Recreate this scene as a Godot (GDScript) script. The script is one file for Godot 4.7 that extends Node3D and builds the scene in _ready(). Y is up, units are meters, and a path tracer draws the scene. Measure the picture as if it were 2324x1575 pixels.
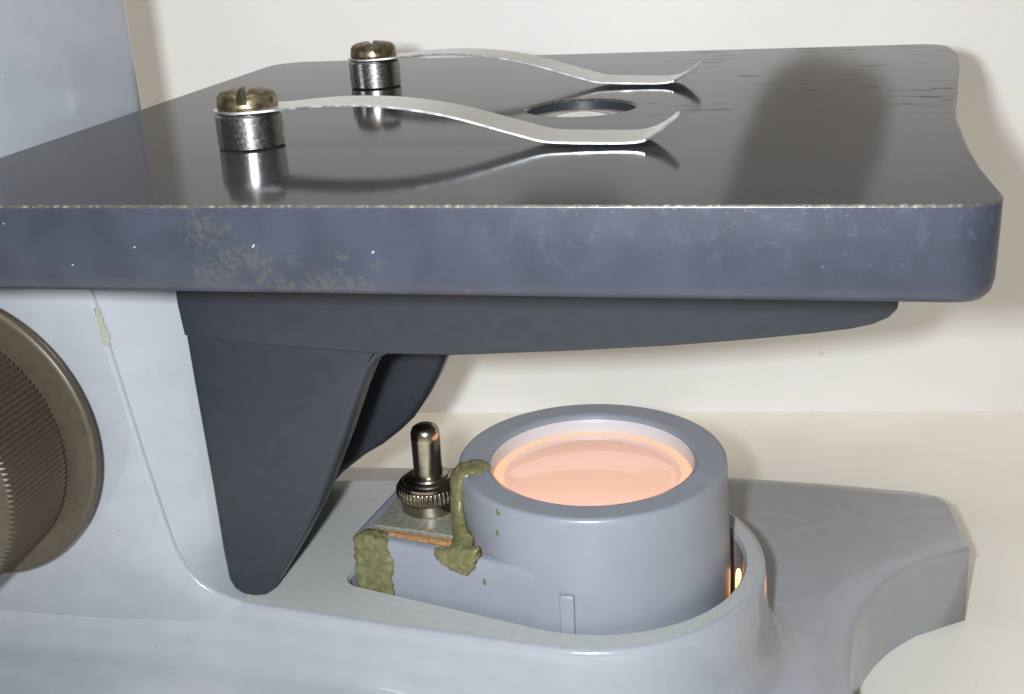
extends Node3D
# Close-up of an old laboratory microscope: stage, clips, plug-in illuminator.
# Lengths in the builders are millimetres; y = 0 is the top of the stage, the table lies at y = -112.

const MM := 0.001
const TABLE := 112.0
var M := {}

# ------------------------------------------------------------------ helpers
func P(x: float, y: float, z: float) -> Vector3:
	return Vector3(x, y + TABLE, z) * MM

func fresh() -> SurfaceTool:
	var st := SurfaceTool.new()
	st.begin(Mesh.PRIMITIVE_TRIANGLES)
	return st

func tri(st: SurfaceTool, a: Vector3, b: Vector3, c: Vector3, uv = null) -> void:
	for p in [a, b, c]:
		if uv != null:
			st.set_uv(uv.call(p))
		st.add_vertex(p)

# rows of equal length; strip k (between row k and k+1) gets smooth group groups[k]
func loft(st: SurfaceTool, rows: Array, groups = 0, flip := false, uv = null, closed := true) -> void:
	for k in rows.size() - 1:
		st.set_smooth_group(groups[k] if groups is Array else groups)
		var a: PackedVector3Array = rows[k]
		var b: PackedVector3Array = rows[k + 1]
		var n := a.size()
		for i in (n if closed else n - 1):
			var j := (i + 1) % n
			if flip:
				tri(st, a[i], b[i], b[j], uv); tri(st, a[i], b[j], a[j], uv)
			else:
				tri(st, a[i], b[j], b[i], uv); tri(st, a[i], a[j], b[j], uv)

func cap(st: SurfaceTool, row: PackedVector3Array, group: int, flip := false, uv = null) -> void:
	st.set_smooth_group(group)
	var c := Vector3.ZERO
	for p in row: c += p
	c /= row.size()
	for i in row.size():
		var j := (i + 1) % row.size()
		if flip: tri(st, c, row[j], row[i], uv)
		else: tri(st, c, row[i], row[j], uv)

func done(st: SurfaceTool, called: String, mat: Material, parent: Node3D) -> MeshInstance3D:
	st.generate_normals()
	var o := MeshInstance3D.new()
	o.name = called
	o.mesh = st.commit()
	o.mesh.surface_set_material(0, mat)
	parent.add_child(o, true)
	return o

func add_surface(mesh: ArrayMesh, st: SurfaceTool, mat: Material) -> void:
	st.generate_normals()
	st.commit(mesh)
	mesh.surface_set_material(mesh.get_surface_count() - 1, mat)

func tag(o: Node3D, label: String, category := "", group := "", kind := "") -> void:
	if label: o.set_meta("label", label)
	if category: o.set_meta("category", category)
	if group: o.set_meta("group", group)
	if kind: o.set_meta("kind", kind)

# --- 2-D outlines
func circle(cx: float, cz: float, r: float, n: int) -> PackedVector2Array:
	var out := PackedVector2Array()
	for i in n:
		var a := TAU * i / n
		out.append(Vector2(cx + r * cos(a), cz + r * sin(a)))
	return out

# polygon whose corner k is rounded with radius rad[k]
func rounded(pts: Array, rad: Array, steps := 8) -> PackedVector2Array:
	var out := PackedVector2Array()
	var n := pts.size()
	for i in n:
		var p: Vector2 = pts[i]
		var r: float = rad[i]
		if r <= 0.0:
			out.append(p)
			continue
		var a: Vector2 = (pts[(i + n - 1) % n] - p).normalized()
		var b: Vector2 = (pts[(i + 1) % n] - p).normalized()
		var half := absf(a.angle_to(b)) / 2.0
		var t := r / tan(half)
		var c := p + (a + b).normalized() * (r / sin(half))
		var s := p + a * t - c
		var e := p + b * t - c
		var sweep := s.angle_to(e)
		for k in steps + 1:
			out.append(c + s.rotated(sweep * k / steps))
	return out

func grown(poly: PackedVector2Array, d: float) -> PackedVector2Array:
	# moves every corner along its normal (outwards for d > 0); keeps the number of corners
	var n := poly.size()
	var area := 0.0
	for i in n:
		area += poly[i].cross(poly[(i + 1) % n])
	var s := 1.0 if area > 0 else -1.0
	var out := PackedVector2Array()
	for i in n:
		var a := (poly[i] - poly[(i + n - 1) % n]).normalized()
		var b := (poly[(i + 1) % n] - poly[i]).normalized()
		var na := Vector2(a.y, -a.x) * s
		var nb := Vector2(b.y, -b.x) * s
		var m := na + nb
		if m.length() < 1e-6: m = na
		m = m.normalized()
		out.append(poly[i] + m * d / maxf(0.35, m.dot(na)))
	return out

func resampled(poly: PackedVector2Array, n: int) -> PackedVector2Array:
	var total := 0.0
	for i in poly.size():
		total += poly[i].distance_to(poly[(i + 1) % poly.size()])
	var out := PackedVector2Array()
	var i := 0
	var gone := 0.0
	for k in n:
		var want := total * k / n
		while true:
			var l := poly[i].distance_to(poly[(i + 1) % poly.size()])
			if gone + l >= want or i == poly.size() - 1:
				out.append(poly[i].lerp(poly[(i + 1) % poly.size()], clampf((want - gone) / maxf(l, 1e-9), 0, 1)))
				break
			gone += l
			i += 1
	return out

# where the ray from c at angle a leaves the polygon
func radial(poly: PackedVector2Array, c: Vector2, a: float) -> Vector2:
	var d := Vector2(cos(a), sin(a))
	var best := 0.0
	var n := poly.size()
	for i in n:
		var p := poly[i] - c
		var q := poly[(i + 1) % n] - c
		var e := q - p
		var den := d.cross(e)
		if absf(den) < 1e-9: continue
		var t := p.cross(e) / den
		var u := p.cross(d) / den
		if t > 0 and u >= -1e-6 and u <= 1.0 + 1e-6 and t > best:
			best = t
	return c + d * best

func flat(poly: PackedVector2Array, y: float) -> PackedVector3Array:
	var out := PackedVector3Array()
	for p in poly: out.append(P(p.x, y, p.y))
	return out

# a lathe round the vertical axis through (cx, cz): profile of (radius, y)
func lathe(st: SurfaceTool, cx: float, cz: float, prof: Array, n: int, groups = 0, top := true, bottom := true) -> void:
	var rows := []
	for q in prof:
		rows.append(flat(circle(cx, cz, q[0], n), q[1]))
	loft(st, rows, groups, true)
	if bottom: cap(st, rows[0], 90, false)
	if top: cap(st, rows[-1], 91, true)

# an outline in x, y pushed along z with rounded rims
func prism(st: SurfaceTool, poly: PackedVector2Array, z0: float, z1: float, r: float, steps := 4) -> void:
	var rows := []
	var insets := []
	for k in steps + 1:
		var a := PI / 2 * k / steps
		insets.append([-r * (1 - sin(a)), z0 + r * (1 - cos(a))])
	for k in steps + 1:
		var a := PI / 2 * (steps - k) / steps
		insets.append([-r * (1 - sin(a)), z1 - r * (1 - cos(a))])
	for q in insets:
		var g := grown(poly, q[0])
		var row := PackedVector3Array()
		for p in g: row.append(P(p.x, p.y, q[1]))
		rows.append(row)
	loft(st, rows, 1)
	for e in [0, 1]:
		var g := grown(poly, -r)
		var idx := Geometry2D.triangulate_polygon(poly)
		st.set_smooth_group(1)
		var z: float = z1 if e else z0
		for t in range(0, idx.size(), 3):
			var a := g[idx[t]]; var b := g[idx[t + 1]]; var c := g[idx[t + 2]]
			if e: tri(st, P(a.x, a.y, z), P(b.x, b.y, z), P(c.x, c.y, z))
			else: tri(st, P(a.x, a.y, z), P(c.x, c.y, z), P(b.x, b.y, z))

# ------------------------------------------------------------------ textures
func noise(seed_: int, freq: float, octaves := 4) -> FastNoiseLite:
	var f := FastNoiseLite.new()
	f.seed = seed_
	f.noise_type = FastNoiseLite.TYPE_SIMPLEX_SMOOTH
	f.frequency = freq
	f.fractal_octaves = octaves
	return f

# a seamless texture that runs through the given linear colours by noise
func mottled(seed_: int, freq: float, octaves: int, stops: Array, size := 512) -> ImageTexture:
	var g := noise(seed_, freq, octaves).get_seamless_image(size, size)
	var out := Image.create(size, size, false, Image.FORMAT_RGB8)
	for y in size:
		for x in size:
			var v := g.get_pixel(x, y).r
			var c: Color = stops[-1][1]
			for k in stops.size() - 1:
				if v <= stops[k + 1][0]:
					c = (stops[k][1] as Color).lerp(stops[k + 1][1], clampf((v - stops[k][0]) / maxf(1e-6, stops[k + 1][0] - stops[k][0]), 0, 1))
					break
			out.set_pixel(x, y, c.linear_to_srgb())
	return ImageTexture.create_from_image(out)

func specked(tex: ImageTexture, seed_: int, count: int, col: Color) -> ImageTexture:
	var img := tex.get_image()
	var r := RandomNumberGenerator.new()
	r.seed = seed_
	for i in count:
		var x := r.randi_range(4, img.get_width() - 6)
		var y := r.randi_range(4, img.get_height() - 6)
		for k in r.randi_range(2, 9):
			var px := x + r.randi_range(0, 2)
			var py := y + r.randi_range(0, 2)
			img.set_pixel(px, py, img.get_pixel(px, py).lerp(col.linear_to_srgb(), r.randf_range(0.2, 0.8)))
	return ImageTexture.create_from_image(img)

func grey(seed_: int, freq: float, octaves: int, lo: float, hi: float, size := 512, stretch := 1) -> ImageTexture:
	var g := noise(seed_, freq, octaves).get_seamless_image(size, size)
	var out := Image.create(size, size, false, Image.FORMAT_RGB8)
	for y in size:
		for x in size:
			var v := lerpf(lo, hi, g.get_pixel(x / stretch, y).r)
			out.set_pixel(x, y, Color(v, v, v))
	return ImageTexture.create_from_image(out)

func plain(col: Color, rough: float, metal := 0.0) -> StandardMaterial3D:
	var m := StandardMaterial3D.new()
	m.albedo_color = col.linear_to_srgb()
	m.roughness = rough
	m.metallic = metal
	return m

func textured(tex: Texture2D, scale: float, rough: float, metal := 0.0) -> StandardMaterial3D:
	var m := StandardMaterial3D.new()
	m.albedo_texture = tex
	m.uv1_triplanar = true
	m.uv1_scale = Vector3.ONE * scale
	m.roughness = rough
	m.metallic = metal
	return m

func rough_map(m: StandardMaterial3D, tex: Texture2D) -> void:
	m.roughness = 1.0
	m.roughness_texture = tex
	m.roughness_texture_channel = BaseMaterial3D.TEXTURE_CHANNEL_RED

func bumps(m: StandardMaterial3D, tex: Texture2D, cm: float) -> void:
	m.heightmap_enabled = true
	m.heightmap_texture = tex
	m.heightmap_scale = cm

func L(r: float, g: float, b: float) -> Color:
	return Color(r, g, b)

# ------------------------------------------------------------------ the scene
func _ready() -> void:
	seed(7)
	set_view()
	make_materials()
	make_setting()
	make_microscope()
	make_illuminator()

func set_view() -> void:
	var cam := Camera3D.new()
	cam.name = "camera"
	add_child(cam)
	cam.position = P(27.276, 28.001, 175.172)
	cam.rotation_order = EULER_ORDER_YXZ
	cam.rotation_degrees = Vector3(-20.191, 12.752, -3.085)
	cam.fov = rad_to_deg(2.0 * atan(787.5 / 2702.1))
	cam.near = 0.01
	cam.far = 10.0
	cam.current = true

	var we := WorldEnvironment.new()
	we.name = "environment"
	var e := Environment.new()
	e.background_mode = Environment.BG_COLOR
	e.background_color = Color(0.35, 0.345, 0.34)
	e.tonemap_mode = Environment.TONE_MAPPER_LINEAR
	e.tonemap_exposure = 1.0
	e.sdfgi_enabled = true
	e.ssao_enabled = true
	e.ssil_enabled = true
	we.environment = e
	add_child(we)

	# the phone's flash, a little left of and above its lens
	var flash := AreaLight3D.new()
	flash.name = "phone_flash"
	flash.area_size = Vector2(0.006, 0.006)
	flash.light_color = Color(0.94, 0.97, 1.0)
	flash.light_energy = 0.064
	flash.area_range = 3.0
	flash.area_attenuation = 2.0
	flash.shadow_enabled = true
	add_child(flash)
	flash.transform = cam.transform * Transform3D(Basis.IDENTITY, Vector3(-13.0, 3.0, 0.0) * MM)

	# the room's ceiling lamp
	var lamp := AreaLight3D.new()
	lamp.name = "ceiling_lamp"
	lamp.area_size = Vector2(0.7, 0.5)
	lamp.light_color = Color(1.0, 0.96, 0.905)
	lamp.light_energy = 0.85
	lamp.area_range = 6.0
	lamp.area_attenuation = 2.0
	lamp.shadow_enabled = true
	add_child(lamp)
	lamp.position = Vector3(-0.12, 1.15, 0.34)
	lamp.rotation_degrees = Vector3(-90, 0, 0)

func make_materials() -> void:
	var fine := grey(11, 0.03, 4, 0.0, 1.0)
	# pale blue-grey enamel of base and arm
	var m := textured(mottled(3, 0.012, 5, [[0.0, L(0.305, 0.313, 0.335)], [1.0, L(0.345, 0.353, 0.375)]]), 22.0, 0.22)
	m.albedo_texture = specked(m.albedo_texture, 77, 26, L(0.12, 0.115, 0.10))
	m.clearcoat_enabled = true; m.clearcoat = 0.6; m.clearcoat_roughness = 0.08
	bumps(m, fine, 0.0012)
	M.enamel = m
	# the same enamel under settled dust, on the ledge round the lamp
	m = textured(mottled(4, 0.03, 5, [[0.0, L(0.385, 0.385, 0.365)], [1.0, L(0.43, 0.43, 0.405)]]), 34.0, 0.6)
	m.albedo_texture = specked(m.albedo_texture, 78, 40, L(0.16, 0.15, 0.11))
	M.dusty = m
	# moulded housing of the illuminator
	m = textured(mottled(5, 0.01, 5, [[0.0, L(0.22, 0.23, 0.258)], [1.0, L(0.245, 0.255, 0.284)]]), 26.0, 0.33)
	M.housing = m
	# dark grey paint under the stage
	m = textured(mottled(6, 0.02, 5, [[0.0, L(0.0185, 0.0225, 0.0285)], [1.0, L(0.0245, 0.0285, 0.036)]]), 30.0, 0.36)
	bumps(m, fine, 0.002)
	M.bracket = m
	# bare and tarnished metals
	M.steel = plain(L(0.62, 0.61, 0.58), 0.30, 1.0)
	var speck := grey(21, 0.16, 3, 0.12, 0.62)
	m = plain(L(0.46, 0.445, 0.41), 0.3, 1.0)
	m.uv1_triplanar = true; m.uv1_scale = Vector3.ONE * 60.0
	rough_map(m, grey(22, 0.05, 4, 0.16, 0.36))
	bumps(m, speck, 0.0007)
	M.post = m
	m = plain(L(0.70, 0.70, 0.69), 0.34, 1.0)
	m.uv1_triplanar = true; m.uv1_scale = Vector3.ONE * 40.0
	rough_map(m, grey(23, 0.03, 4, 0.26, 0.5))
	M.spring = m
	m = textured(mottled(8, 0.03, 4, [[0.0, L(0.04, 0.03, 0.02)], [0.42, L(0.11, 0.08, 0.05)], [0.62, L(0.26, 0.20, 0.11)], [1.0, L(0.24, 0.25, 0.18)]]), 34.0, 0.36, 0.85)
	bumps(m, speck, 0.002)
	M.screw = m
	m = textured(mottled(9, 0.02, 4, [[0.0, L(0.30, 0.27, 0.21)], [1.0, L(0.52, 0.48, 0.38)]]), 70.0, 0.24, 1.0)
	M.nickel = m
	m = textured(mottled(10, 0.02, 5, [[0.0, L(0.066, 0.051, 0.034)], [1.0, L(0.090, 0.071, 0.048)]]), 40.0, 0.42, 0.2)
	M.knob = m
	m = textured(mottled(14, 0.03, 4, [[0.0, L(0.16, 0.15, 0.11)], [0.6, L(0.27, 0.26, 0.21)], [1.0, L(0.33, 0.31, 0.26)]]), 50.0, 0.5, 0.3)
	M.plate = m
	m = textured(mottled(15, 0.02, 5, [[0.0, L(0.095, 0.088, 0.036)], [0.55, L(0.15, 0.14, 0.062)], [1.0, L(0.22, 0.21, 0.105)]]), 60.0, 0.28)
	bumps(m, grey(16, 0.02, 4, 0.0, 1.0), 0.012)
	M.glue = m
	M.ring = textured(mottled(17, 0.05, 4, [[0.0, L(0.24, 0.22, 0.18)], [1.0, L(0.5, 0.48, 0.42)]]), 60.0, 0.5, 0.3)
	m = textured(mottled(18, 0.06, 4, [[0.0, L(0.27, 0.25, 0.13)], [0.4, L(0.32, 0.315, 0.24)], [1.0, L(0.335, 0.34, 0.31)]]), 90.0, 0.4)
	M.residue = m
	m = textured(mottled(19, 0.04, 4, [[0.0, L(0.20, 0.075, 0.02)], [0.5, L(0.34, 0.17, 0.06)], [1.0, L(0.46, 0.36, 0.22)]]), 60.0, 0.6)
	M.rust = m
	M.black = plain(L(0.02, 0.02, 0.021), 0.3)
	# wall and table
	m = textured(mottled(31, 0.008, 4, [[0.0, L(0.85, 0.83, 0.805)], [1.0, L(0.89, 0.87, 0.845)]]), 5.0, 0.5)
	m.albedo_texture = specked(m.albedo_texture, 91, 7, L(0.3, 0.28, 0.26))
	M.wall = m
	m = textured(mottled(32, 0.01, 5, [[0.0, L(0.70, 0.675, 0.61)], [1.0, L(0.76, 0.735, 0.67)]]), 6.0, 0.38)
	m.albedo_texture = specked(m.albedo_texture, 92, 14, L(0.3, 0.28, 0.24))
	M.table = m
	# glowing frosted lens
	m = plain(L(0.45, 0.30, 0.24), 0.3)
	m.emission_enabled = true
	m.emission = L(0.95, 0.50, 0.34).linear_to_srgb()
	m.emission_energy_multiplier = 0.62
	m.clearcoat_enabled = true; m.clearcoat = 1.0; m.clearcoat_roughness = 0.04
	M.frosted = m
	m = plain(L(0.45, 0.30, 0.22), 0.25)
	m.emission_enabled = true
	m.emission = L(1.0, 0.52, 0.28).linear_to_srgb()
	m.emission_energy_multiplier = 0.72
	M.lens_rim = m
	m = plain(L(0.50, 0.49, 0.50), 0.35)
	M.sleeve = m
	m = plain(L(1.0, 0.6, 0.25), 0.4)
	m.emission_enabled = true
	m.emission = L(1.0, 0.50, 0.15).linear_to_srgb()
	m.emission_energy_multiplier = 3.0
	M.bulb = m
	m = StandardMaterial3D.new()
	m.albedo_color = Color(0.9, 0.93, 0.95, 0.25)
	m.transparency = BaseMaterial3D.TRANSPARENCY_ALPHA
	m.roughness = 0.05
	M.glass = m

func make_setting() -> void:
	var o := MeshInstance3D.new()
	var b := BoxMesh.new()
	b.size = Vector3(1.6, 0.03, 1.2)
	o.name = "tabletop"
	o.mesh = b
	b.material = M.table
	add_child(o)
	o.position = Vector3(0, -0.015, 0.22)
	tag(o, "cream tabletop under the microscope", "", "", "structure")
	var w := MeshInstance3D.new()
	var wb := BoxMesh.new()
	wb.size = Vector3(1.6, 0.7, 0.02)
	wb.material = M.wall
	w.name = "wall"
	w.mesh = wb
	add_child(w)
	w.rotation.y = atan2(17.9, 186.0)
	var mid := Vector3(6.3, 0, -146.15) * MM
	w.position = mid + w.basis.z * -0.01 + Vector3(0, 0.35, 0)
	tag(w, "white wall panel behind the microscope", "", "", "structure")

# ------------------------------------------------------------------ microscope
func ledge_outline() -> PackedVector2Array:
	var pts := PackedVector2Array()
	for i in 49:
		var a := deg_to_rad(-97.0 + 194.0 * i / 48)
		pts.append(Vector2(28.4 * cos(a), 28.4 * sin(a)))
	pts.append_array([Vector2(-30, 25.6), Vector2(-46, 23.6), Vector2(-56, 22.4), Vector2(-64, 22.1), Vector2(-80, 22.0), Vector2(-150, 22), Vector2(-150, -22), Vector2(-80, -22.0), Vector2(-64, -22.1), Vector2(-56, -22.4), Vector2(-46, -23.6), Vector2(-30, -25.6)])
	return resampled(pts, 900)

func opening_outline() -> PackedVector2Array:
	var pts := []
	var rad := []
	for i in 33:
		var a := deg_to_rad(-104.0 + 208.0 * i / 32)
		pts.append(Vector2(0.5 + 24.4 * cos(a), 23.5 * sin(a)))
		rad.append(0.0)
	for q in [[-39.6, 14.0, 3.0], [-37.0, -12.5, 3.0]]:
		pts.append(Vector2(q[0], q[1])); rad.append(q[2])
	return resampled(rounded(pts, rad), 500)

func base_outline() -> PackedVector2Array:
	var half := [[42.7, 0.0], [42.9, 6.1], [43.8, 12.9], [45.8, 19.5], [49.0, 26.7], [53.6, 33.5], [60.8, 40.7], [68.0, 45.0], [66.8, 62.5], [64.8, 66.2], [60.8, 67.8], [43.8, 69.7], [20.8, 71.2], [-20, 70.5], [-70.8, 67.0], [-120, 62.0], [-150, 52]]
	var side := []
	for k in 7:
		var p0 := Vector2(half[maxi(k - 1, 0)][0], half[maxi(k - 1, 0)][1]) if k > 0 else Vector2(half[1][0], -half[1][1])
		var p1 := Vector2(half[k][0], half[k][1])
		var p2 := Vector2(half[k + 1][0], half[k + 1][1])
		var p3 := Vector2(half[mini(k + 2, 7)][0], half[mini(k + 2, 7)][1])
		for j in 10: side.append(p1.cubic_interpolate(p2, p0, p3, j / 10.0))
	for k in range(7, half.size()): side.append(Vector2(half[k][0], half[k][1]))
	var pts := PackedVector2Array(side)
	for k in range(side.size() - 1, 0, -1): pts.append(Vector2(side[k].x, -side[k].y))
	return pts

func make_base(parent: Node3D) -> void:
	var c := Vector2(-8, 0)
	var ledge := ledge_outline()
	var opening := opening_outline()
	var foot := base_outline()
	var angles := []
	var sharp := []
	for q in foot:
		if q.x > 60.0 and absf(q.y) > 44.0: sharp.append(fposmod((q - c).angle(), TAU))
	for i in 720:
		var a := TAU * i / 720 + 0.0001
		var free := true
		for b in sharp:
			if absf(a - b) < 0.006: free = false
		if free: angles.append(a)
	angles.append_array(sharp)
	angles.sort()
	var cut := func(poly: PackedVector2Array) -> PackedVector2Array:
		var out := PackedVector2Array()
		for a in angles: out.append(radial(poly, c, a))
		return out
	var rows := []
	var groups := []
	var o0: PackedVector2Array = cut.call(opening)
	var o1: PackedVector2Array = cut.call(grown(opening, 0.5))
	rows.append(flat(o0, -111.8)); groups.append(1)
	rows.append(flat(o0, -75.7)); groups.append(2)
	rows.append(flat(o1, -75.05)); groups.append(7)
	for q in [[-1.1, -75.0], [-0.75, -75.04], [-0.4, -75.2], [-0.12, -75.5], [0.0, -76.0], [0.15, -78.2]]:
		rows.append(flat(cut.call(grown(ledge, q[0])), q[1])); groups.append(2)
	var valley := func(p: Vector2) -> float: return lerpf(-85.6, -92.6, smoothstep(-34.0, 16.0, p.x))
	for q in [[0.4, 0.22], [0.7, 0.45], [1.2, 0.66], [2.0, 0.82], [3.1, 0.93], [4.4, 0.985], [6.0, 1.0]]:
		var row := PackedVector3Array()
		for p in cut.call(grown(ledge, q[0])):
			row.append(P(p.x, lerpf(-78.2, valley.call(p), q[1]), p.y))
		rows.append(row); groups.append(2)
	var inner: PackedVector2Array = cut.call(grown(ledge, 6.0))
	var rim := func(d: float) -> PackedVector2Array:
		var out := PackedVector2Array()
		for q in cut.call(foot): out.append(q - (q - c).normalized() * d)
		return out
	var outer: PackedVector2Array = rim.call(1.1)
	for k in range(1, 9):
		var t := k / 8.0
		var row := PackedVector3Array()
		var soft := smoothed(foot, c, int(120.0 * pow(1.0 - t, 1.4)), 1.1)
		for i in inner.size():
			var at: float = fposmod(angles[i], TAU) / TAU * 720.0
			var r := lerpf(soft[int(at) % 720], soft[(int(at) + 1) % 720], at - int(at))
			var q := inner[i].lerp(c + Vector2.from_angle(angles[i]) * r if t < 1.0 else outer[i], t)
			row.append(P(q.x, lerpf(valley.call(inner[i]), -94.6, t * 0.85 + 0.15 * t * t), q.y))
		rows.append(row); groups.append(2)
	rows.append(flat(rim.call(0.3), -94.95)); groups.append(2)
	var f0: PackedVector2Array = cut.call(foot)
	rows.append(flat(f0, -95.6)); groups.append(3)
	rows.append(flat(rim.call(-0.5), -111.9)); groups.append(4)
	rows.append(flat(o0, -111.9))
	var mesh := ArrayMesh.new()
	var st := fresh()
	loft(st, rows.slice(0, 3), groups.slice(0, 2), true)
	loft(st, rows.slice(3), groups.slice(3), true)
	add_surface(mesh, st, M.enamel)
	st = fresh()
	loft(st, rows.slice(2, 4), 7, true)
	add_surface(mesh, st, M.dusty)
	var o := MeshInstance3D.new()
	o.name = "base"
	o.mesh = mesh
	parent.add_child(o)
	tag(o, "pale grey enamelled base with a raised collar round the lamp")

func smoothed(poly: PackedVector2Array, c: Vector2, w: int, inset: float) -> Array:
	# distance from c to the outline at 720 even angles, averaged over w neighbours each way
	var raw := []
	for i in 720: raw.append(radial(poly, c, TAU * i / 720 + 1e-5).distance_to(c) - inset)
	var out := []
	for i in 720:
		var v := 0.0
		var k := 0.0
		for j in range(-w, w + 1):
			var g := 1.0 + cos(PI * j / (w + 1.0))
			v += g * raw[posmod(i + j, 720)]
			k += g
		out.append(v / k)
	return out

func make_arm(parent: Node3D) -> void:
	var st := fresh()
	# pillar under the stage: its front edge runs down and sweeps out into the collar
	var pts := PackedVector2Array()
	pts.append_array([Vector2(-140, -11.2), Vector2(-73.2, -11.2), Vector2(-70.9, -24.3), Vector2(-69.2, -36.0), Vector2(-67.2, -50.0), Vector2(-65.6, -60.0), Vector2(-64.6, -65.5), Vector2(-63.2, -69.2), Vector2(-61.0, -71.9), Vector2(-58.4, -73.6), Vector2(-55.8, -74.55), Vector2(-53.0, -75.4), Vector2(-49.0, -77.5), Vector2(-47, -81), Vector2(-47, -92), Vector2(-140, -92)])
	pts.reverse()
	var front := PackedVector2Array()
	for p in pts:
		front.append(p + Vector2(9.5 * smoothstep(-74.5, -66.0, p.y) if p.x > -80.0 else 0.0, 0.0))
	var rows := []
	for e in [-1.0, 1.0]:
		var half := []
		for q in [[-0.7, 22.4], [-0.33, 22.3], [-0.08, 22.05], [0.0, 21.6]]:
			var row := PackedVector3Array()
			for p in grown(pts, q[0]): row.append(P(p.x, p.y, q[1] * e))
			half.append(row)
		var inner := PackedVector3Array()
		for p in front: inner.append(P(p.x, p.y, 14.2 * e))
		half.append(inner)
		if e > 0: half.reverse()
		rows.append_array(half)
	loft(st, rows, [1, 1, 1, 2, 3, 4, 5, 5, 5])
	var idx := Geometry2D.triangulate_polygon(pts)
	var shell := grown(pts, -0.7)
	for e in [-1.0, 1.0]:
		st.set_smooth_group(1 if e < 0 else 5)
		for t in range(0, idx.size(), 3):
			var a := shell[idx[t]]; var b := shell[idx[t + 1]]; var c := shell[idx[t + 2]]
			if e > 0: tri(st, P(a.x, a.y, 22.4), P(b.x, b.y, 22.4), P(c.x, c.y, 22.4))
			else: tri(st, P(a.x, a.y, -22.4), P(c.x, c.y, -22.4), P(b.x, b.y, -22.4))
	# limb above it, behind the stage
	var plan := resampled(rounded([Vector2(-140, 22.0), Vector2(-82.0, 26.0), Vector2(-76.0, -9.4), Vector2(-84.0, -22.0), Vector2(-140, -22.0)], [3, 3, 2.5, 6, 3], 6), 160)
	loft(st, [flat(plan, -11.0), flat(plan, 94.0), flat(grown(plan, -1.0), 95.0)], [11, 12])
	cap(st, flat(grown(plan, -1.0), 95.0), 13)
	done(st, "arm", M.enamel, parent)

func make_residue(parent: Node3D) -> void:
	var st := fresh()
	patch(st, [[0.0, -24.6], [0.8, -25.0], [1.3, -27.5], [1.75, -29.4], [1.6, -30.8], [0.95, -31.6], [0.45, -30.0], [0.2, -27.4]], Vector3(-71.2, 0, 22.35), Vector3(1, 0, 0), 0.07, 79)
	tag(done(st, "residue", M.residue, parent), "yellowed residue on the pillar's edge")

func make_knob(parent: Node3D) -> void:
	var cx := -94.6
	var cy := -44.2
	var st := fresh()
	var ring := func(r: float, z: float, n: int) -> PackedVector3Array:
		var row := PackedVector3Array()
		for i in n:
			var a := TAU * i / n
			row.append(P(cx + r * cos(a), cy + r * sin(a), z))
		return row
	var rows := []
	var g := []
	for q in [[14.0, 22.0], [14.0, 27.8], [23.7, 28.0], [24.0, 28.25], [24.0, 29.3], [23.75, 29.6], [23.3, 29.7], [12.0, 29.9]]:
		rows.append(ring.call(q[0], q[1], 160)); g.append(g.size())
	g[2] = 20; g[3] = 20; g[4] = 20; g[5] = 20
	loft(st, rows, g)
	var knob := done(st, "focus_knob", M.knob, parent)
	st = fresh()
	var n := 300
	var prof := [[19.9, 31.4, 0.2], [20.4, 31.8, 0.6], [20.4, 44.9, 0.6], [19.9, 45.4, 0.2]]
	rows = [ring.call(12.0, 29.8, n), ring.call(12.0, 31.4, n)]
	for q in prof:
		var row := PackedVector3Array()
		for i in n:
			var a := TAU * i / n
			var r: float = q[0] - (q[2] if i % 2 else 0.0)
			row.append(P(cx + r * cos(a), cy + r * sin(a), q[1]))
		rows.append(row)
	for k in rows.size() - 1:
		loft(st, [rows[k], rows[k + 1]], -1)
	cap(st, rows[-1], -1)
	var grip := done(st, "knurled_grip", M.knob, knob)
	tag(grip, "tapered grip of fine parallel ridges on the knob")
	tag(knob, "brown metal focusing knob on the side of the pillar")

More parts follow.
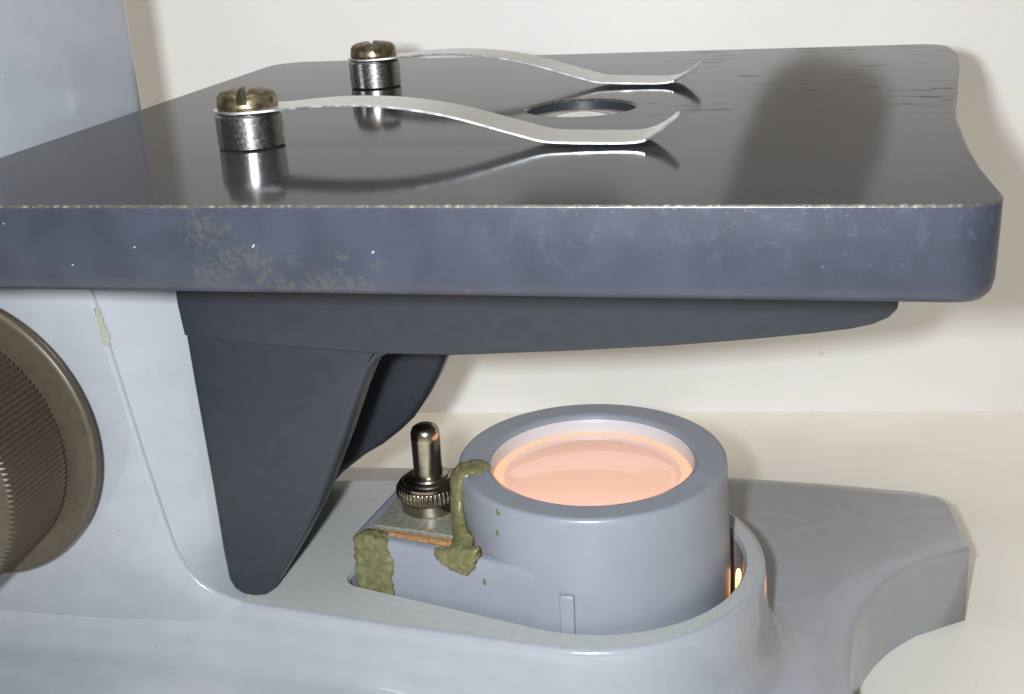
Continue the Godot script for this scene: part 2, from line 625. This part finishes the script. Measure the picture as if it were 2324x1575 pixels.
func make_bracket(parent: Node3D) -> void:
	var st := fresh()
	var wedge := PackedVector2Array()
	for q in [[-58.2, -10.6], [-58.3, -24.6], [-57.9, -29.6], [-45.1, -30.8], [-28.1, -31.75], [-16.8, -31.7], [1.1, -30.6], [13.4, -29.6], [25.3, -28.3], [33.9, -27.2], [38.4, -26.5], [41.2, -25.8], [43.2, -24.8], [44.2, -23.6], [44.4, -22.2], [44.4, -10.6]]:
		wedge.append(Vector2(q[0], q[1]))
	prism(st, wedge, -21.0, 21.0, 0.35, 3)
	var leg := PackedVector2Array()
	for q in [[-58.0, -27.0], [-57.8, -39.5], [-57.4, -54.5], [-57.3, -66.3], [-57.0, -72.0], [-56.2, -73.7], [-54.8, -74.6], [-52.8, -74.85], [-50.8, -74.4], [-49.2, -73.0], [-44.0, -65.0], [-39.9, -58.1], [-34.3, -45.9], [-31.2, -38.5], [-29.4, -34.8], [-28.0, -32.9], [-26.2, -31.9], [-24.0, -31.2], [-24.0, -27.0]]:
		leg.append(Vector2(q[0], q[1]))
	prism(st, leg, 14.5, 20.75, 1.0, 3)
	var far := PackedVector2Array()
	for q in [[-58.0, -27.0], [-57.8, -54.5], [-57.3, -66.3], [-57.0, -72.0], [-55.6, -74.3], [-53.0, -73.4], [-49.7, -69.8], [-44.9, -65.9], [-41.2, -63.6], [-37.5, -60.6], [-34.8, -58.0], [-32.0, -54.0], [-29.4, -49.4], [-26.0, -42.0], [-23.6, -35.5], [-22.0, -31.2], [-22.0, -27.0]]:
		far.append(Vector2(q[0], q[1]))
	prism(st, far, -20.75, -14.5, 1.0, 3)
	# slide block between the legs, against the pillar
	var block := rounded([Vector2(-59.2, -12.0), Vector2(-57.0, -64.0), Vector2(-52.0, -64.0), Vector2(-46.0, -31.0), Vector2(-46.0, -12.0)], [0, 1, 1, 1, 0])
	prism(st, block, -14.6, 14.6, 0.5, 2)
	var o := done(st, "stage_bracket", M.bracket, parent)
	tag(o, "dark grey bracket with two tapering legs under the stage")

func stage_outline() -> PackedVector2Array:
	var pts := [Vector2(-74.2, 60.4), Vector2(-74.4, -66.3), Vector2(59.2, -67.2), Vector2(59.7, -52.5), Vector2(58.0, -38), Vector2(56.2, -25), Vector2(54.0, -11.2), Vector2(52.0, 3.0), Vector2(50.6, 15), Vector2(49.5, 32), Vector2(49.1, 44), Vector2(49.4, 60.4)]
	var rad := [4.0, 7.0, 5.0, 8.0, 30, 30, 40, 40, 40, 40, 20, 4.2]
	return rounded(pts, rad, 6)

func side_texture() -> ImageTexture:
	# front rim of the stage: worn paint, olive corrosion and scuffs; 1 px = 0.0733 mm along, v down the rim
	var w := 2048
	var h := 256
	var out := Image.create(w, h, false, Image.FORMAT_RGB8)
	var broad := noise(41, 0.006, 4)
	var grain := noise(42, 0.12, 3)
	var rust := noise(43, 0.07, 5)
	var rust2 := noise(44, 0.009, 3)
	var scuff := noise(45, 0.02, 5)
	var spots := [[-32.0, -2.4, 3.6], [-29.5, -3.0, 2.2], [-26.9, -5.8, 2.6], [-29.2, -5.7, 2.4], [-25.4, -6.2, 1.8], [-25.6, -7.7, 2.0], [-32.3, -7.8, 2.6], [-30.0, -7.5, 2.0], [-23.7, -9.2, 1.8], [-20.8, -9.5, 2.0], [-19.0, -9.2, 2.8], [-15.7, -8.8, 3.0], [-14.0, -9.3, 2.4], [-12.6, -6.6, 1.4], [-28.0, -9.6, 1.5], [-16.8, -5.6, 1.2], [-3.5, -9.4, 0.8], [23.9, -9.6, 0.7], [-22.0, -6.0, 1.0], [-11.0, -9.6, 1.0]]
	for y in h:
		for x in w:
			var mx := -80.0 + 150.0 * x / w
			var my := -10.6 * y / h
			var c := L(0.020, 0.0225, 0.034).lerp(L(0.031, 0.035, 0.050), 0.5 + 0.6 * broad.get_noise_2d(mx * 20.0, my * 20.0) + 0.2 * grain.get_noise_2d(x, y))
			var reach := 0.0
			for s in spots:
				var d: float = Vector2(mx - s[0], (my - s[1]) * 1.3).length() / s[2]
				if d < 1.6: reach = maxf(reach, 1.0 - d / 1.6)
			var edge := smoothstep(-0.9, -0.1, my) * 0.42
			var v := rust.get_noise_2d(mx * 14.0, my * 14.0) * 0.75 + rust2.get_noise_2d(mx * 14.0, my * 14.0) * 0.25
			var k := smoothstep(0.34, 0.85, reach * 0.7 + v * 0.75)
			k = maxf(k, smoothstep(0.34, 0.5, edge + v * 0.5))
			c = c.lerp(L(0.072, 0.068, 0.042), clampf(k, 0, 1) * 0.33)
			var sc := scuff.get_noise_2d(mx * 17.0, my * 17.0 + 900.0)
			var where := smoothstep(-10.0, 12.0, mx) * smoothstep(-9.5, -2.0, my)
			c = c.lerp(L(0.10, 0.11, 0.15), smoothstep(0.10, 0.7, sc + 0.3 * grain.get_noise_2d(x, y)) * 0.15 * where)
			out.set_pixel(x, y, c.linear_to_srgb())
	# small chips down to bare metal
	var r := RandomNumberGenerator.new()
	r.seed = 12
	for s in 46:
		var x := r.randi_range(20, w - 20)
		var y := r.randi_range(6, h - 10)
		if s < 24:
			x = r.randi_range(1150, 1750); y = int(3 + absf(r.randfn(0, 12)))
		for k in r.randi_range(1, 3):
			out.set_pixel(clampi(x + r.randi_range(0, 3), 0, w - 1), clampi(y + r.randi_range(0, 4), 0, h - 1), L(0.22, 0.235, 0.28).linear_to_srgb())
	for s in [[-26.4, -4.3, 9], [-13.1, -4.9, 7], [-48.4, -6.7, 4], [-56.0, -2.0, 3], [-40.5, -4.6, 4]]:
		var x := int((s[0] + 80.0) / 150.0 * w)
		var y := int(-s[1] / 10.6 * h)
		for k in s[2]:
			for q in 3:
				out.set_pixel(x + q - int(k * 0.4), y + k, L(0.24, 0.25, 0.29).linear_to_srgb())
	return ImageTexture.create_from_image(out)

func top_textures() -> Array:
	# top of the stage: rubbed paint, streaks along x where slides were pushed about
	var n := 1024
	var col := Image.create(n, n, false, Image.FORMAT_RGB8)
	var rgh := Image.create(n, n, false, Image.FORMAT_RGB8)
	var broad := noise(51, 0.006, 4)
	var streak := noise(52, 0.02, 4)
	var grain := noise(53, 0.15, 2)
	var dark := noise(54, 0.012, 5)
	var where := noise(55, 0.006, 2)
	for y in n:
		for x in n:
			var b := broad.get_noise_2d(x, y)
			var s := streak.get_noise_2d(x * 0.25, y * 3.0)
			var d := smoothstep(0.38, 0.56, dark.get_noise_2d(x * 0.8, y * 6.0) + 0.25 * where.get_noise_2d(x, y))
			# work area to the right of and behind the opening is the worn one
			var mx := -80.0 + 150.0 * x / n
			var mz := -72.0 + 140.0 * y / n
			var worn := smoothstep(-20.0, 25.0, mx) * smoothstep(35.0, -10.0, mz)
			var c := L(0.024, 0.0255, 0.030).lerp(L(0.036, 0.0375, 0.042), 0.5 + 0.5 * b + 0.25 * s)
			c = c.lerp(L(0.014, 0.014, 0.014), d * worn * 0.8)
			col.set_pixel(x, y, c.linear_to_srgb())
			var q := 0.085 + 0.03 * b + 0.05 * absf(s) + 0.02 * grain.get_noise_2d(x, y) + d * worn * 0.25
			rgh.set_pixel(x, y, Color(q, q, q))
	return [ImageTexture.create_from_image(col), ImageTexture.create_from_image(rgh)]

func make_stage(parent: Node3D) -> Node3D:
	var poly := resampled(stage_outline(), 420)
	var hole := PackedVector2Array()
	var hole2 := PackedVector2Array()
	for p in poly:
		hole.append(p.normalized() * 8.0)
		hole2.append(p.normalized() * 8.35)
	var mesh := ArrayMesh.new()
	var top := StandardMaterial3D.new()
	var tt := top_textures()
	top.albedo_texture = tt[0]
	rough_map(top, tt[1])
	top.metallic_specular = 0.17
	var side := StandardMaterial3D.new()
	side.albedo_texture = side_texture()
	side.roughness = 0.34
	var edge := textured(mottled(61, 0.05, 4, [[0.0, L(0.045, 0.047, 0.055)], [0.5, L(0.06, 0.06, 0.055)], [0.68, L(0.12, 0.11, 0.075)], [0.85, L(0.24, 0.23, 0.20)], [1.0, L(0.4, 0.4, 0.4)]]), 45.0, 0.32, 0.3)
	var uv_top := func(p: Vector3) -> Vector2: return Vector2((p.x / MM + 80.0) / 150.0, (p.z / MM + 72.0) / 140.0)
	var uv_side := func(p: Vector3) -> Vector2: return Vector2((p.x / MM + 80.0) / 150.0, -(p.y / MM - TABLE) / 10.6)
	var st := fresh()
	loft(st, [flat(hole2, 0.0), flat(grown(poly, -0.26), 0.0)], 1, true, uv_top)
	add_surface(mesh, st, top)
	st = fresh()
	loft(st, [flat(grown(poly, -0.26), 0.0), flat(grown(poly, -0.14), -0.03), flat(grown(poly, -0.04), -0.12), flat(poly, -0.28)], 2, true)
	loft(st, [flat(hole, -0.35), flat(hole2, 0.0)], 3, true)
	add_surface(mesh, st, edge)
	st = fresh()
	loft(st, [flat(poly, -0.28), flat(poly, -3.0), flat(grown(poly, -0.05), -8.0), flat(grown(poly, -0.3), -9.2), flat(grown(poly, -0.9), -9.9), flat(grown(poly, -1.8), -10.2)], 4, true, uv_side)
	add_surface(mesh, st, side)
	st = fresh()
	loft(st, [flat(grown(poly, -1.8), -10.2), flat(hole, -10.2), flat(hole, -0.35)], [5, 6], true)
	add_surface(mesh, st, M.bracket)
	var o := MeshInstance3D.new()
	o.name = "stage"
	o.mesh = mesh
	parent.add_child(o)
	tag(o, "dark blue-grey stage plate, glossy on top with a worn rim")
	# lens and its ring in the opening
	st = fresh()
	lathe(st, 0, 0, [[7.9, -4.2], [7.9, -1.5], [5.9, -1.4], [5.6, -1.7], [5.6, -4.2]], 72, [0, 1, 2, 3], false, false)
	done(st, "lens_ring", M.ring, o)
	st = fresh()
	lathe(st, 0, 0, [[5.6, -2.2], [5.4, -1.8], [4.4, -1.3], [3.0, -0.95], [1.5, -0.75], [0.3, -0.7]], 48, 0, true, true)
	done(st, "condenser_lens", M.lens, o)
	for s in [1.0, -1.0]:
		make_clip(o, s)
	return o

func make_clip(stage: Node3D, side: float) -> void:
	var z := 27.0 * side
	var x0 := -40.3
	# spacer post
	var st := fresh()
	lathe(st, x0, z, [[4.1, 0.03], [4.38, 0.25], [4.42, 4.3], [4.25, 4.62], [3.9, 4.7]], 96, [0, 1, 2, 3], true, true)
	var post := done(st, "clip_post", M.post, stage)
	tag(post, "shiny spacer post nearer the camera" if side > 0 else "shiny spacer post farther from the camera")
	# spring: a strip with a round eye, bent down to the stage and up at its tip
	var prof := [[-44.6, 4.78], [-40.3, 4.8], [-36.0, 4.95], [-33.0, 5.2], [-29.0, 5.45], [-25.0, 5.48], [-21.0, 5.3], [-17.0, 4.85], [-13.0, 4.15], [-9.5, 3.3], [-6.0, 2.3], [-3.0, 1.45], [-1.0, 0.9], [0.6, 0.62], [3.0, 0.5], [7.0, 0.4], [10.0, 0.38], [12.0, 0.55], [13.3, 1.0], [14.6, 1.75], [15.8, 2.7], [16.4, 3.25]]
	var curve := Curve3D.new()
	for q in prof: curve.add_point(Vector3(q[0], q[1], 0))
	st = fresh()
	var swing := deg_to_rad(0.0 if side > 0 else -4.5)
	var th := 0.32
	var rows := []
	var pts := []
	for q in prof: pts.append(Vector2(q[0], q[1]))
	var dense := []
	for i in pts.size() - 1:
		var p0: Vector2 = pts[maxi(i - 1, 0)]; var p1: Vector2 = pts[i]; var p2: Vector2 = pts[i + 1]; var p3: Vector2 = pts[mini(i + 2, pts.size() - 1)]
		for k in 5:
			dense.append(p1.cubic_interpolate(p2, p0, p3, k / 5.0))
	dense.append(pts[-1])
	for i in dense.size():
		var q: Vector2 = dense[i]
		var d: Vector2 = (dense[mini(i + 1, dense.size() - 1)] - dense[maxi(i - 1, 0)]).normalized()
		var nrm := Vector2(-d.y, d.x)
		var half := 4.1
		if q.x < x0: half = sqrt(maxf(0.02, 4.5 * 4.5 - (q.x - x0) * (q.x - x0)))
		elif q.x < -35.5: half = lerpf(4.5, 3.55, (q.x - x0) / 4.8)
		elif q.x < 5.0: half = lerpf(3.55, 4.2, (q.x + 35.5) / 40.5)
		elif q.x > 12.5: half = lerpf(4.2, 1.2, (q.x - 12.5) / 4.0)
		var row := PackedVector3Array()
		var prof4 := [[-half, 0.04], [-half + 0.06, 0.0], [half - 0.06, 0.0], [half, 0.04], [half, th - 0.04], [half - 0.06, th], [-half + 0.06, th], [-half, th - 0.04]]
		for e in prof4:
			var v := Vector3(q.x + nrm.x * e[1] - x0, q.y + nrm.y * e[1], e[0])
			v = v.rotated(Vector3.UP, swing)
			row.append(P(v.x + x0, v.y, v.z + z))
		rows.append(row)
	for i in 8:
		var strip := []
		for r in rows: strip.append(PackedVector3Array([r[i], r[(i + 1) % 8]]))
		loft(st, strip, 10 + i, false, null, false)
	cap(st, rows[-1], 30)
	var clip := done(st, "stage_clip", M.spring, stage)
	tag(clip, "bent spring clip nearer the camera" if side > 0 else "bent spring clip farther from the camera")
	# slotted screw
	st = fresh()
	var y0 := 5.2
	lathe(st, x0, z, [[3.95, y0], [4.0, y0 + 0.3], [3.95, y0 + 0.75]], 64, [0, 1], true, true)
	var turn := deg_to_rad(76.0 if side > 0 else 60.0)
	var slot := 0.66
	for s in [1.0, -1.0]:
		var hs := []
		for q in [[3.95, 0.7], [3.9, 1.35], [3.65, 1.85], [3.1, 2.2], [2.0, 2.42], [0.9, 2.5]]:
			var r: float = q[0]
			var row := PackedVector3Array()
			var a0 := asin(clampf(slot / r, -1, 1))
			for k in 25:
				var a := a0 + (PI - 2 * a0) * k / 24.0
				var v := Vector2(r * cos(a), s * r * sin(a)).rotated(turn)
				row.append(P(x0 + v.x, y0 + q[1], z + v.y))
			hs.append(row)
		loft(st, hs, [1, 1, 1, 1, 1], s > 0, null, false)
		var wall_rows := []
		for h in hs: wall_rows.append(PackedVector3Array([h[0], h[24]]))
		loft(st, wall_rows, 5, s < 0, null, false)
		cap(st, hs[-1], 1, s > 0)
	var screw := done(st, "clip_screw", M.screw, stage)
	tag(screw, "tarnished slotted screw nearer the camera" if side > 0 else "tarnished slotted screw farther from the camera")

func tilted_lathe(st: SurfaceTool, foot: Vector3, axis: Vector3, prof: Array, n: int, groups: Array) -> void:
	var up := axis.normalized()
	var sx := up.cross(Vector3(0, 0, 1)).normalized()
	var sz := up.cross(sx)
	var rows := []
	for q in prof:
		var row := PackedVector3Array()
		for i in n:
			var a := TAU * i / n
			var v: Vector3 = foot + up * q[1] + (sx * cos(a) + sz * sin(a)) * q[0]
			row.append(P(v.x, v.y, v.z))
		rows.append(row)
	loft(st, rows, groups)
	cap(st, rows[0], 90)
	cap(st, rows[-1], 91, true)

func make_nosepiece(parent: Node3D) -> void:
	# above the frame: its shadow on the wall is mirrored in the stage
	var st := fresh()
	tilted_lathe(st, Vector3(2, 52, 0), Vector3(-0.12, 1, 0), [[24, 0], [25, 1.5], [25, 8], [18, 13], [16, 30], [16, 46]], 72, [0, 1, 2, 3, 4])
	var n := done(st, "nosepiece", M.black, parent)
	st = fresh()
	tilted_lathe(st, Vector3(31.0, 21.5, 0), Vector3(-0.30, 1, 0), [[3.0, 0], [5.5, 0.6], [8.2, 3.5], [9.6, 9.0], [9.8, 30], [9.8, 36]], 56, [0, 1, 1, 1, 2])
	var o := done(st, "objective", M.steel, n)
	tag(o, "long objective swung out to the side")
	st = fresh()
	tilted_lathe(st, Vector3(-8, 39, 0), Vector3(0.0, 1, 0), [[5.0, 0], [7.0, 0.8], [10.5, 5.0], [11.0, 16]], 56, [0, 1, 2])
	o = done(st, "objective", M.steel, n)
	tag(o, "short objective over the stage opening")
	# the head that carries it back to the limb
	st = fresh()
	var head := rounded([Vector2(-110, 92), Vector2(14, 92), Vector2(14, 120), Vector2(-110, 120)], [4, 8, 8, 4])
	prism(st, head, -9, 12, 2.0)
	done(st, "head", M.enamel, parent)

func make_microscope() -> void:
	M.lens = plain(L(0.72, 0.70, 0.66), 0.08)
	var m := Node3D.new()
	m.name = "microscope"
	add_child(m)
	tag(m, "grey laboratory microscope with a dark stage and two spring clips", "microscope")
	make_base(m)
	make_arm(m)
	make_residue(m)
	make_knob(m)
	make_bracket(m)
	make_stage(m)
	make_nosepiece(m)

# ------------------------------------------------------------------ illuminator
func blob(st: SurfaceTool, path: Array, seed_: int) -> void:
	# a run of dried glue: [x, y, z, half width, thickness, face normal]
	var f := noise(seed_, 0.35, 3)
	var dense := []
	for i in path.size() - 1:
		for k in 6:
			var t := k / 6.0
			var a: Array = path[i]; var b: Array = path[i + 1]
			dense.append([Vector3(a[0], a[1], a[2]).lerp(Vector3(b[0], b[1], b[2]), t), lerpf(a[3], b[3], t), lerpf(a[4], b[4], t), (a[5] as Vector3).slerp((b[5] as Vector3).normalized(), t) if a[5] != b[5] else a[5]])
	var e: Array = path[-1]
	dense.append([Vector3(e[0], e[1], e[2]), e[3], e[4], e[5]])
	var rows := []
	for i in dense.size():
		var c: Vector3 = dense[i][0]
		var d: Vector3 = (dense[mini(i + 1, dense.size() - 1)][0] - dense[maxi(i - 1, 0)][0]).normalized()
		var nn: Vector3 = dense[i][3]
		var s := d.cross(nn).normalized()
		nn = s.cross(d).normalized()
		var row := PackedVector3Array()
		var end := sqrt(maxf(0.0, 1.0 - pow(absf(2.0 * i / (dense.size() - 1) - 1.0), 10.0))) * 0.98 + 0.02
		for k in 20:
			var a := TAU * k / 20
			var wob := 1.0 + 0.30 * f.get_noise_3d(i * 1.3, 6.0 * cos(a), 6.0 * sin(a))
			var v: Vector3 = c + s * cos(a) * float(dense[i][1]) * end * wob + nn * sin(a) * float(dense[i][2]) * end * wob
			row.append(P(v.x, v.y, v.z))
		rows.append(row)
	loft(st, rows, 1)
	cap(st, rows[0], 1, true)
	cap(st, rows[-1], 1)

func patch(st: SurfaceTool, outline: Array, a: Vector3, dir: Vector3, thick: float, seed_: int) -> void:
	# a smear of glue on an upright face through a along dir: outline of (s, y)
	var nrm := Vector3(-dir.z, 0, dir.x).normalized()
	if nrm.z < 0: nrm = -nrm
	var rad := []
	var pts := []
	for q in outline:
		pts.append(Vector2(q[0], q[1])); rad.append(0.5)
	var poly := resampled(rounded(pts, rad, 3), 110)
	var f := noise(seed_, 0.8, 3)
	var smooth := poly.duplicate()
	for i in poly.size():
		poly[i] += Vector2(f.get_noise_2d(poly[i].x * 2.0, poly[i].y * 2.0), f.get_noise_2d(poly[i].y * 2.0, poly[i].x * 2.0 + 50)) * 0.45
	var rows := []
	var mid := Vector2.ZERO
	for p in poly: mid += p
	mid /= poly.size()
	for q in [[1.0, -0.6], [1.0, 0.15], [0.985, 0.55], [0.95, 0.85], [0.88, 1.0], [0.7, 1.05], [0.45, 0.95], [0.2, 1.05]]:
		var row := PackedVector3Array()
		for i in poly.size():
			var p := poly[i].lerp(smooth[i], clampf((1.0 - float(q[0])) * 5.0, 0, 1))
			var w: Vector2 = mid + (p - mid) * float(q[0])
			var h: float = thick * q[1] * (1.0 + 0.5 * f.get_noise_2d(w.x * 0.5, w.y * 0.5 + 90)) if q[1] > 0.2 else thick * q[1]
			var v := a + dir.normalized() * w.x + nrm * h
			row.append(P(v.x, w.y, v.z))
		rows.append(row)
	loft(st, rows, 1)
	cap(st, rows[-1], 1)

func make_illuminator() -> void:
	var m := Node3D.new()
	m.name = "illuminator"
	add_child(m)
	tag(m, "round grey plug-in lamp glowing peach, with toggle switch, set in the microscope's base", "lamp")
	# ring-shaped housing
	var st := fresh()
	lathe(st, 0, 0, [[22.75, -104.0], [22.7, -76.0], [22.0, -57.8], [21.9, -57.15], [21.65, -56.8], [21.3, -56.7], [17.6, -56.75], [17.05, -56.95], [16.8, -57.4], [16.75, -60.6], [16.75, -64.0]], 180, [0, 0, 1, 1, 1, 2, 3, 3, 4, 4], false, false)
	# switch box on its left, with a shallow tray in the top
	var plan := rounded([Vector2(-37.6, 14.1), Vector2(-5.6, 21.75), Vector2(-2.0, 20.6), Vector2(-8.0, 0.0), Vector2(-16.0, -14.5), Vector2(-34.2, -10.6)], [1.6, 6, 0, 0, 0, 2.5], 7)
	plan = resampled(plan, 260)
	loft(st, [flat(grown(plan, 0.25), -104.0), flat(plan, -67.2), flat(grown(plan, -0.12), -66.5), flat(grown(plan, -0.45), -66.05), flat(grown(plan, -0.9), -65.9), flat(grown(plan, -1.7), -65.9), flat(grown(plan, -1.8), -67.4)], [10, 11, 11, 11, 11, 12], true)
	# guide rib on the front
	var rib := rounded([Vector2(-2.0, 21.0), Vector2(0.3, 21.0), Vector2(0.3, 23.25), Vector2(-2.0, 23.25)], [0, 0, 0.3, 0.3], 3)
	loft(st, [flat(rib, -100.0), flat(rib, -69.4), flat(grown(rib, -0.25), -69.1)], [20, 21], true)
	cap(st, flat(grown(rib, -0.25), -69.1), 22, true)
	var hous := done(st, "housing", M.housing, m)
	tag(hous, "blue-grey moulded lamp housing")
	# frosted lens, the light it gives, and its bulb
	st = fresh()
	lathe(st, 0, 0, [[14.6, -59.75], [14.3, -59.5], [13.2, -59.05], [11.0, -58.45], [7.5, -57.8], [3.5, -57.4], [0.4, -57.3]], 120, 3, true, true)
	var lens := done(st, "frosted_lens", M.frosted, m)
	st = fresh()
	lathe(st, 0, 0, [[14.0, -60.6], [16.4, -60.5], [16.4, -60.0], [16.1, -59.8], [14.7, -59.7], [14.2, -59.9]], 120, [0, 1, 2, 3, 4], false, false)
	done(st, "lens_rim", M.lens_rim, lens)
	st = fresh()
	lathe(st, 0, 0, [[16.45, -61.0], [16.45, -58.2], [16.62, -57.6], [16.74, -57.6], [16.74, -61.0]], 120, [0, 1, 2, 3], false, false)
	done(st, "retaining_sleeve", M.sleeve, m)
	tag(lens, "glowing peach frosted lens")
	var glow := AreaLight3D.new()
	glow.name = "lens_light"
	glow.area_size = Vector2(0.026, 0.026)
	glow.light_color = Color(1.0, 0.72, 0.55)
	glow.light_energy = 0.0004
	glow.area_range = 2.0
	glow.area_attenuation = 2.0
	glow.shadow_enabled = true
	m.add_child(glow)
	glow.position = P(0, -56.9, 0)
	glow.rotation_degrees = Vector3(90, 0, 0)
	st = fresh()
	lathe(st, 23.95, -2.6, [[0.1, -84.0], [0.4, -83.0], [0.5, -80.5], [0.45, -78.6], [0.3, -78.0], [0.1, -77.8]], 16, 0)
	var bulb := done(st, "bulb", M.bulb, m)
	tag(bulb, "bright filament lamp seen through the gap")
	var warm := OmniLight3D.new()
	warm.name = "bulb_light"
	warm.light_color = Color(1.0, 0.62, 0.3)
	warm.light_energy = 0.00008
	warm.light_size = 0.004
	warm.shadow_enabled = true
	m.add_child(warm)
	warm.position = P(23.95, -81.0, -2.6)
	var slot_light := OmniLight3D.new()
	slot_light.name = "slot_light"
	slot_light.light_color = Color(1.0, 0.40, 0.08)
	slot_light.light_energy = 0.0003
	slot_light.light_size = 0.004
	slot_light.shadow_enabled = true
	m.add_child(slot_light)
	slot_light.position = P(-24.0, -80.0, 2.0)
	st = fresh()
	lathe(st, -24.0, 2.0, [[0.5, -86.0], [2.4, -84.0], [2.6, -80.0], [1.8, -77.0], [0.2, -76.0]], 20, 0)
	tag(done(st, "bulb", M.bulb, m), "small filament lamp inside the switch box")
	# metal plate that carries the switch; it ends short of the front wall, leaving a slot
	st = fresh()
	var plate := rounded([Vector2(-35.4, 10.2), Vector2(-20.2, 12.6), Vector2(-18.0, 0.0), Vector2(-22.0, -11.0), Vector2(-32.6, -9.0)], [0.8, 0.5, 0, 0, 1.5], 4)
	loft(st, [flat(plate, -67.0), flat(plate, -66.25), flat(grown(plate, -0.2), -66.05)], [0, 1], true)
	cap(st, flat(grown(plate, -0.2), -66.05), 2, true)
	cap(st, flat(plate, -67.0), 3)
	done(st, "switch_plate", M.plate, m)
	# rusted lip along the plate's front edge
	st = fresh()
	var lip := rounded([Vector2(-34.6, 10.5), Vector2(-20.6, 12.7), Vector2(-20.4, 14.0), Vector2(-34.0, 11.6)], [0.3, 0.3, 0.3, 0.3], 2)
	loft(st, [flat(lip, -67.2), flat(lip, -66.6), flat(grown(lip, -0.15), -66.5)], [0, 1], true)
	cap(st, flat(grown(lip, -0.15), -66.5), 2, true)
	cap(st, flat(lip, -67.2), 3)
	tag(done(st, "plate_lip", M.rust, m), "rusty edge of the switch plate")
	# toggle switch
	var cx := -27.4
	var cz := 2.6
	st = fresh()
	lathe(st, cx, cz, [[4.85, -66.05], [4.9, -65.8], [4.9, -64.2], [4.5, -63.9]], 64, [0, 1, 2])
	lathe(st, cx, cz, [[4.9, -61.6], [4.85, -61.2], [4.4, -60.95], [4.2, -60.95], [3.9, -60.5], [3.5, -60.4], [3.3, -60.1], [2.6, -59.95]], 64, [0, 1, 2, 3, 3, 4, 5])
	var sw := done(st, "toggle_switch", M.nickel, m)
	tag(sw, "small nickel toggle switch beside the lamp")
	st = fresh()
	var rows := []
	for q in [[4.2, -63.95, 0.0], [5.2, -63.85, 0.25], [5.55, -63.4, 0.42], [5.55, -62.2, 0.42], [5.25, -61.7, 0.2], [4.4, -61.55, 0.0]]:
		var row := PackedVector3Array()
		for i in 176:
			var a := TAU * i / 176
			var r: float = q[0] - q[2] * (0.5 + 0.5 * cos(a * 44))
			row.append(P(cx + r * cos(a), q[1], cz + r * sin(a)))
		rows.append(row)
	loft(st, rows, [0, 1, 1, 1, 2], true)
	done(st, "knurled_nut", M.nickel, sw)
	st = fresh()
	lathe(st, cx + 0.1, cz, [[2.4, -60.2], [2.45, -53.2], [2.4, -52.3], [2.1, -51.6], [1.5, -51.2], [0.3, -51.05]], 48, [0, 1, 1, 1, 1])
	done(st, "lever", M.nickel, sw)
	# dried glue
	var front := Vector3(0, 0, 1)
	st = fresh()
	var a0 := Vector3(-37.7, 0, 14.2)
	var dir := Vector3(23.7, 0, 5.68)
	var k := 24.37 / 23.7
	var out := []
	for q in [[-36.8, -65.7], [-34.6, -65.2], [-32.0, -65.3], [-30.6, -65.6], [-31.2, -67.1], [-30.4, -68.6], [-30.1, -70.5], [-30.7, -72.3], [-30.3, -77.0], [-34.1, -77.0], [-37.3, -77.0], [-37.2, -70.4]]:
		out.append([(q[0] + 37.7) * k, q[1]])
	patch(st, out, a0, dir, 0.55, 71)
	blob(st, [[-36.4, -66.1, 13.2, 1.2, 0.5, Vector3(0, 1, 0)], [-34.2, -65.9, 13.6, 1.5, 0.6, Vector3(0, 1, 0)], [-31.6, -66.0, 14.2, 1.2, 0.5, Vector3(0, 1, 0)]], 74)
	var g := done(st, "glue", M.glue, m)
	tag(g, "olive glue smeared down the corner of the switch box")
	st = fresh()
	var n1 := Vector3(-0.75, 0.15, 0.65).normalized()
	blob(st, [[-15.6, -56.8, 5.8, 1.0, 0.5, Vector3(0, 1, 0)], [-17.4, -56.5, 6.2, 2.2, 0.8, Vector3(0, 1, 0)], [-19.4, -56.5, 7.8, 2.3, 1.0, Vector3(0, 1, 0)], [-20.4, -57.4, 9.2, 1.9, 1.0, n1], [-20.6, -60.0, 9.8, 1.5, 0.9, n1], [-20.4, -62.6, 10.8, 1.5, 0.9, n1], [-19.6, -64.6, 13.0, 1.7, 1.0, n1], [-18.6, -65.6, 15.6, 2.2, 1.1, Vector3(-0.3, 0.8, 0.5).normalized()], [-17.6, -66.2, 18.6, 1.6, 0.8, Vector3(-0.1, 0.5, 0.85).normalized()]], 72)
	out = []
	for q in [[-22.9, -65.6], [-20.0, -64.6], [-17.4, -64.0], [-15.0, -63.8], [-14.6, -65.4], [-15.5, -66.3], [-15.7, -67.4], [-16.8, -68.9], [-19.4, -68.6], [-21.4, -67.5]]:
		out.append([(q[0] + 37.7) * k, q[1]])
	patch(st, out, a0, dir, 0.8, 73)
	for q in [[-11.7, -57.9, 18.65, 0.36], [-12.0, -61.5, 18.6, 0.32], [-14.3, -69.6, 19.75, 0.36]]:
		var out_n := Vector3(q[0], 0, q[2]).normalized()
		blob(st, [[q[0], q[1] + 0.5, q[2], q[3] * 0.7, 0.12, out_n], [q[0], q[1], q[2], q[3], 0.16, out_n], [q[0] + 0.05, q[1] - 0.6, q[2], q[3] * 0.7, 0.12, out_n]], 75)
	g = done(st, "glue", M.glue, m)
	tag(g, "olive glue run from the lamp's rim down to the slot")
